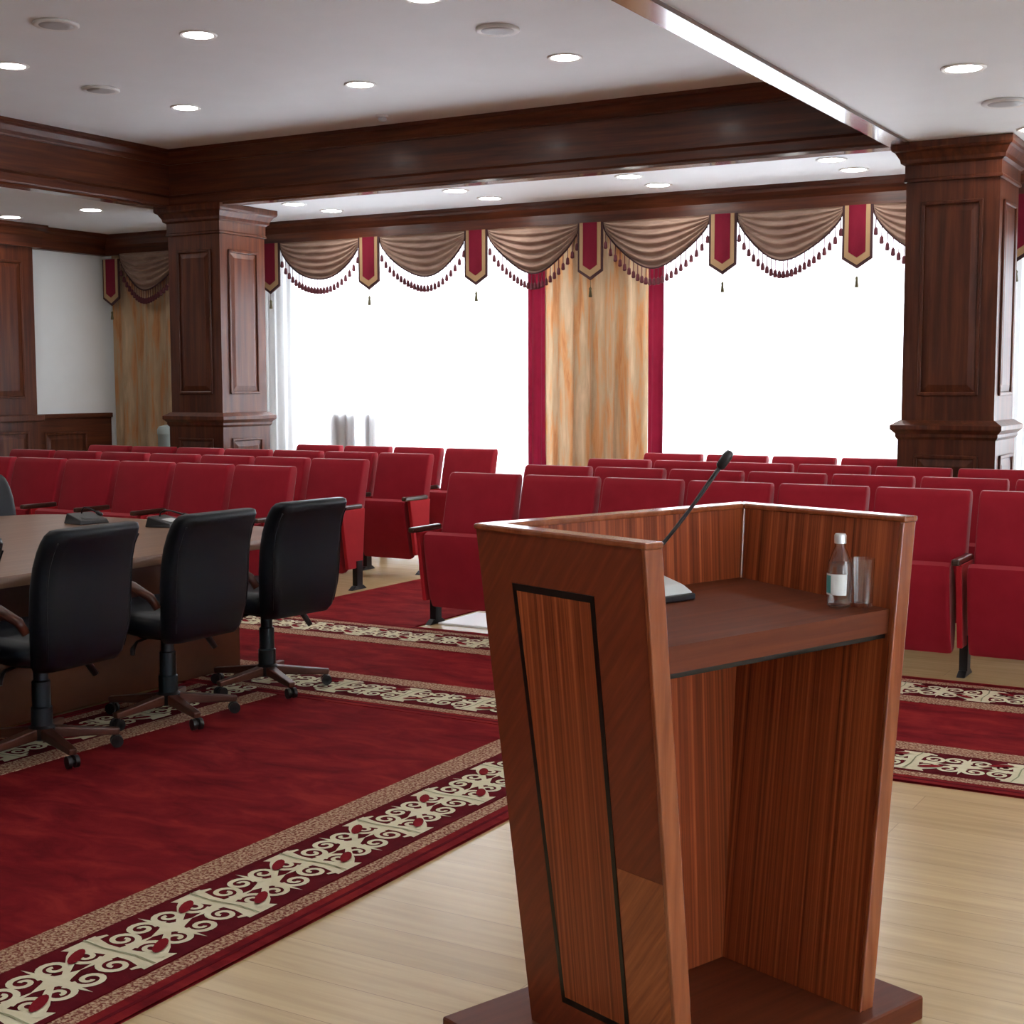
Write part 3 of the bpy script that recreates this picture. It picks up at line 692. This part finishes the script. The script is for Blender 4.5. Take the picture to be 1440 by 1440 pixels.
# ------------------------------------------------------------------ podium (local x: width, local y: towards the front)
PH = 1.226
pod = thing('podium', 'tall tapered reddish wooden podium on a flat dark base in the foreground', 'podium', (-1.267, 3.053, 0), math.atan2(math.cos(.348), math.sin(.348)))
tx, ty, bx_, by_, oy = .4525, .2625, .332, .2335, -.023
def pw(sx, sy, t, inx=0, iny=0):
    """body corner at height fraction t (0 bottom .. 1 top), inset inwards"""
    hx = bx_ + (tx - bx_) * t - inx; hy = by_ + (ty - by_) * t - iny
    return Vector((sx * hx, oy * (1 - t) + sy * hy, .06 + (PH - .06) * t))
obj('base_plate', box(NEW(), -.4855, .4855, -.3345 + .026, .3345 + .026, 0, .06, .004, 1), 'pod_shelf', pod)
TH = .042
sides = {}
for sx, nm in ((-1, 'left'), (1, 'right')):
    bm = NEW()
    q = [pw(sx, -1, 0), pw(sx, -1, 0, TH), pw(sx, 1, 0, TH), pw(sx, 1, 0)]; w = [pw(sx, -1, 1), pw(sx, -1, 1, TH), pw(sx, 1, 1, TH), pw(sx, 1, 1)]
    s = obj('side_panel', hexa(bm, q, w), 'ribbon_side', pod); sides[sx] = s
    # outer frame veneer, thin inlay line and inner field
    def F(a, t, out):   # a: 0 near .. 1 far, t: height fraction, out: distance proud of the panel
        p = pw(sx, -1, t).lerp(pw(sx, 1, t), a); n = Vector((sx, 0, -(tx - bx_) / (PH - .06))).normalized(); return p + n * out
    def quad(pts, z0, z1): return hexa(NEW(), [F(a, t, z0) for a, t in pts], [F(a, t, z1) for a, t in pts])
    obj('frame_veneer', quad([(.0, 0), (1, 0), (1, 1), (0, 1)], 0, .0015), 'pod_frame', s)
    g = [(.28, .075), (.74, .075), (.79, .905), (.285, .905)]
    def ins(p, d): return [(p[0][0] + d, p[0][1] + d * .55), (p[1][0] - d, p[1][1] + d * .55), (p[2][0] - d, p[2][1] - d * .55), (p[3][0] + d, p[3][1] - d * .55)]
    g2 = ins(g, .024)
    bm = NEW()
    for i in range(4):
        j = (i + 1) % 4; Q = [g[i], g[j], g2[j], g2[i]]
        hexa(bm, [F(a, t, .001) for a, t in Q], [F(a, t, .0032) for a, t in Q])
    obj('black_inlay', bm, 'inlay', s)
    obj('inner_field', quad(g2, .001, .0026), 'ribbon_side', s)
    obj('stile_veneer', quad([(.0, 0), (.272, 0), (.276, .40), (.0, .40)], .001, .0024), 'pod_diag', s)
    # edge lipping on the near edge and rail on top
    bm = NEW(); e = .004
    q = [pw(sx, -1, 0, -e) + Vector((0, -.012, 0)), pw(sx, -1, 0, TH + e) + Vector((0, -.012, 0)), pw(sx, -1, 0, TH + e), pw(sx, -1, 0, -e)]
    w = [pw(sx, -1, 1, -e) + Vector((0, -.012, 0)), pw(sx, -1, 1, TH + e) + Vector((0, -.012, 0)), pw(sx, -1, 1, TH + e), pw(sx, -1, 1, -e)]
    obj('edge_lipping', hexa(bm, q, w, .003), 'pod_edge', s)
bm = NEW()
q = [pw(-1, 1, 0, TH, TH), pw(1, 1, 0, TH, TH), pw(1, 1, 0, TH), pw(-1, 1, 0, TH)]; w = [pw(-1, 1, 1, TH, TH), pw(1, 1, 1, TH, TH), pw(1, 1, 1, TH), pw(-1, 1, 1, TH)]
obj('front_panel', hexa(bm, q, w), 'ribbon_front', pod)
# top rail: three mitred lengths
def rail(p0, p1, p2, p3, nm='top_rail'):
    up = Vector((0, 0, .014)); obj(nm, hexa(NEW(), [p0, p1, p2, p3], [p + up for p in (p0, p1, p2, p3)], .004), 'pod_edge', pod)
o_ = -.006
A = lambda sx, sy, i: pw(sx, sy, 1, i if i else o_, i if i else o_)
nearo = Vector((0, -.010, 0))
rail(A(-1, -1, 0) + nearo, Vector((pw(-1, -1, 1, TH + .004).x, (A(-1, -1, 0) + nearo).y, PH)), A(-1, 1, TH + .004), A(-1, 1, 0))
rail(A(-1, 1, TH + .004), A(1, 1, TH + .004), A(1, 1, 0), A(-1, 1, 0))
rail(A(1, -1, 0) + nearo, A(1, 1, 0), A(1, 1, TH + .004), Vector((pw(1, -1, 1, TH + .004).x, (A(1, -1, 0) + nearo).y, PH)))
# shelf with a deep front lip
ts = (1.035 - .06) / (PH - .06)
bm = NEW()
def sh(z, sx, sy, ny=0):
    z += .012 if sy > 0 else -.016
    t = (z - .06) / (PH - .06); p = pw(sx, sy, t, TH, TH if sy > 0 else .008); p.z = z; return p
hexa(bm, [sh(.978, -1, -1), sh(.978, 1, -1), sh(.978, 1, 1), sh(.978, -1, 1)], [sh(1.035, -1, -1), sh(1.035, 1, -1), sh(1.035, 1, 1), sh(1.035, -1, 1)])
obj('shelf', bm, 'pod_shelf', pod)
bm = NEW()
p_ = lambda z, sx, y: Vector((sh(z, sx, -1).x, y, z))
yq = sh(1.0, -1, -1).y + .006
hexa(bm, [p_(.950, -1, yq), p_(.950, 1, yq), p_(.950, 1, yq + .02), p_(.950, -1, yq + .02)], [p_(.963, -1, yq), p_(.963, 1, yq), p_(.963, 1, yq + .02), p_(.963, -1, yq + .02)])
obj('shelf_shadow_strip', bm, 'inlay', pod)  # black strip imitating the shadow line under the shelf
def bead(x, z0, z1, y0, y1): pass
# pale corner bead where front and right panel meet
obj('corner_bead', tube(NEW(), [pw(1, 1, ts, TH + .003, TH + .003), pw(1, 1, 1, TH + .003, TH + .003)], .004, 6), 'pod_edge', pod)
PM = Matrix.Translation((-1.267, 3.053, 0)) @ Matrix.Rotation(math.atan2(math.cos(.348), math.sin(.348)), 4, 'Z')

# microphone on the podium shelf
PROT = math.atan2(math.cos(.348), math.sin(.348))
def on_shelf(x, y): p = PM @ Vector((x, y, 0)); return (p.x, p.y, 1.0335 + .0565 * (y + .01) + .0012)
mic = thing('gooseneck_microphone', 'gooseneck microphone with pale grey base standing on the podium shelf', 'microphone', on_shelf(-.03, .13), PROT)
mic.rotation_euler = (math.atan(.0565), 0, PROT)
bm = NEW(); hexa(bm, [(-.085, -.07, .0), (.085, -.07, .0), (.085, .07, .0), (-.085, .07, .0)], [(-.085, -.07, .016), (.085, -.07, .016), (.085, .07, .020), (-.085, .07, .020)], .004)
obj('base', bm, 'plastic', mic)
bm = NEW(); hexa(bm, [(-.083, -.068, .016), (.083, -.068, .016), (.083, .068, .020), (-.083, .068, .020)], [(-.065, -.045, .036), (.065, -.045, .036), (.060, .055, .056), (-.060, .055, .056)], .006)
bs = obj('housing', bm, 'grey_plastic', mic)
obj('button', lathe(NEW(), [(.011, .038), (.011, .048), (.001, .049)], 14, (.02, -.01, 0)), 'white_plastic', bs)
ROOT, TIP = Vector((-.04, .02, .05)), Vector((.125, -.085, .315))
NECKPTS = []
for k in range(15):
    t = k / 14; p = ROOT.lerp(TIP, t); p.z += -.012 * math.sin(PI * t); NECKPTS.append(p)
obj('gooseneck', tube(NEW(), NECKPTS, [.0065] * 3 + [.0048] * 8 + [.0055] * 4, 8), 'plastic', mic, True)
d_ = (NECKPTS[-1] - NECKPTS[-2]).normalized(); e_ = NECKPTS[-1]
obj('capsule', tube(NEW(), [e_, e_ + d_ * .006, e_ + d_ * .035, e_ + d_ * .048, e_ + d_ * .05], [.006, .0115, .0125, .009, .003], 12), 'plastic', mic, True)

# bottle and tumbler
bt = thing('water_bottle', 'small clear glass water bottle with silver cap on the podium shelf', 'bottle', on_shelf(.298, -.175))
outer = [(.024, .0), (.0285, .004), (.0295, .02), (.0295, .085), (.027, .105), (.018, .130), (.0125, .142), (.0118, .158)]
inner = [(.0105, .158), (.0112, .142), (.0165, .130), (.0252, .105), (.0277, .085), (.0277, .02), (.0265, .006), (.001, .004)]
obj('glass_body', lathe(NEW(), [(.001, .0)] + outer + inner, 28), 'glass', bt, 'angle')
obj('water', lathe(NEW(), [(.001, .0045), (.0262, .0062), (.0274, .02), (.0274, .085), (.0249, .105), (.001, .105)], 28), 'water', bt, 'angle')
obj('cap', lathe(NEW(), [(.001, .151), (.0140, .151), (.0142, .170), (.012, .174), (.001, .1745)], 24), 'cap', bt, 'angle')
def wrap(a0, a1, z0, z1, rad, mat, nm):
    bm = NEW(); n = 16; V = [[bm.verts.new((rad * math.cos(math.radians(a0 + (a1 - a0) * i / n)), rad * math.sin(math.radians(a0 + (a1 - a0) * i / n)), z)) for i in range(n + 1)] for z in (z0, z1)]
    for i in range(n): bm.faces.new((V[0][i], V[0][i + 1], V[1][i + 1], V[1][i]))
    return obj(nm, bm, mat, bt, True, fix=False)
wrap(200, 320, .030, .080, .0299, 'label_white', 'label_paper')
wrap(200, 245, .034, .076, .0302, 'label_teal', 'label_band')
gl = obj('tumbler', lathe(NEW(), [(.001, 0), (.026, 0), (.0275, .004), (.0315, .115), (.0300, .115), (.0258, .010), (.001, .009)], 28), 'glass', None, 'angle', loc=on_shelf(.348, -.200))
tag(gl, 'empty clear glass tumbler beside the bottle on the podium shelf', 'glass')

# ------------------------------------------------------------------ small things by the windows
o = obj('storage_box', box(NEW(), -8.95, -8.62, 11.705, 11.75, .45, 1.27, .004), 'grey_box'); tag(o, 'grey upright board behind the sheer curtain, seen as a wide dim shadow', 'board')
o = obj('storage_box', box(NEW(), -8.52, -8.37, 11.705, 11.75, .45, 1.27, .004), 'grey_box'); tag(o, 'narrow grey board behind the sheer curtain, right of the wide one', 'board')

bn = thing('pedestal_bin', 'pale grey-green tall bin in front of the far left gold drape', 'bin', (-10.62, 11.10, 0))
obj('body', lathe(NEW(), [(.10, 0), (.10, .03), (.085, .04), (.105, 1.04), (.11, 1.05)], 20), 'green_box', bn, 'angle')
obj('lid', lathe(NEW(), [(.112, 1.045), (.112, 1.09), (.09, 1.125), (.03, 1.14), (.001, 1.14)], 20), 'green_box', bn, 'angle')
st = thing('sign_stand', 'small dark-framed white stand by the window beside the right column', 'stand', (-1.90, 11.15, 0))
obj('white_panel', box(NEW(), -.05, .05, -.004, .004, .55, 1.02), 'white_board', st)
for x in (-.055, .055): obj('post', box(NEW(), x - .008, x + .008, -.01, .01, .0, 1.04), 'dark_metal', st)
obj('top_bar', box(NEW(), -.063, .063, -.01, .01, 1.02, 1.04), 'dark_metal', st)
obj('foot', box(NEW(), -.10, .10, -.10, .10, 0, .02), 'dark_metal', st)
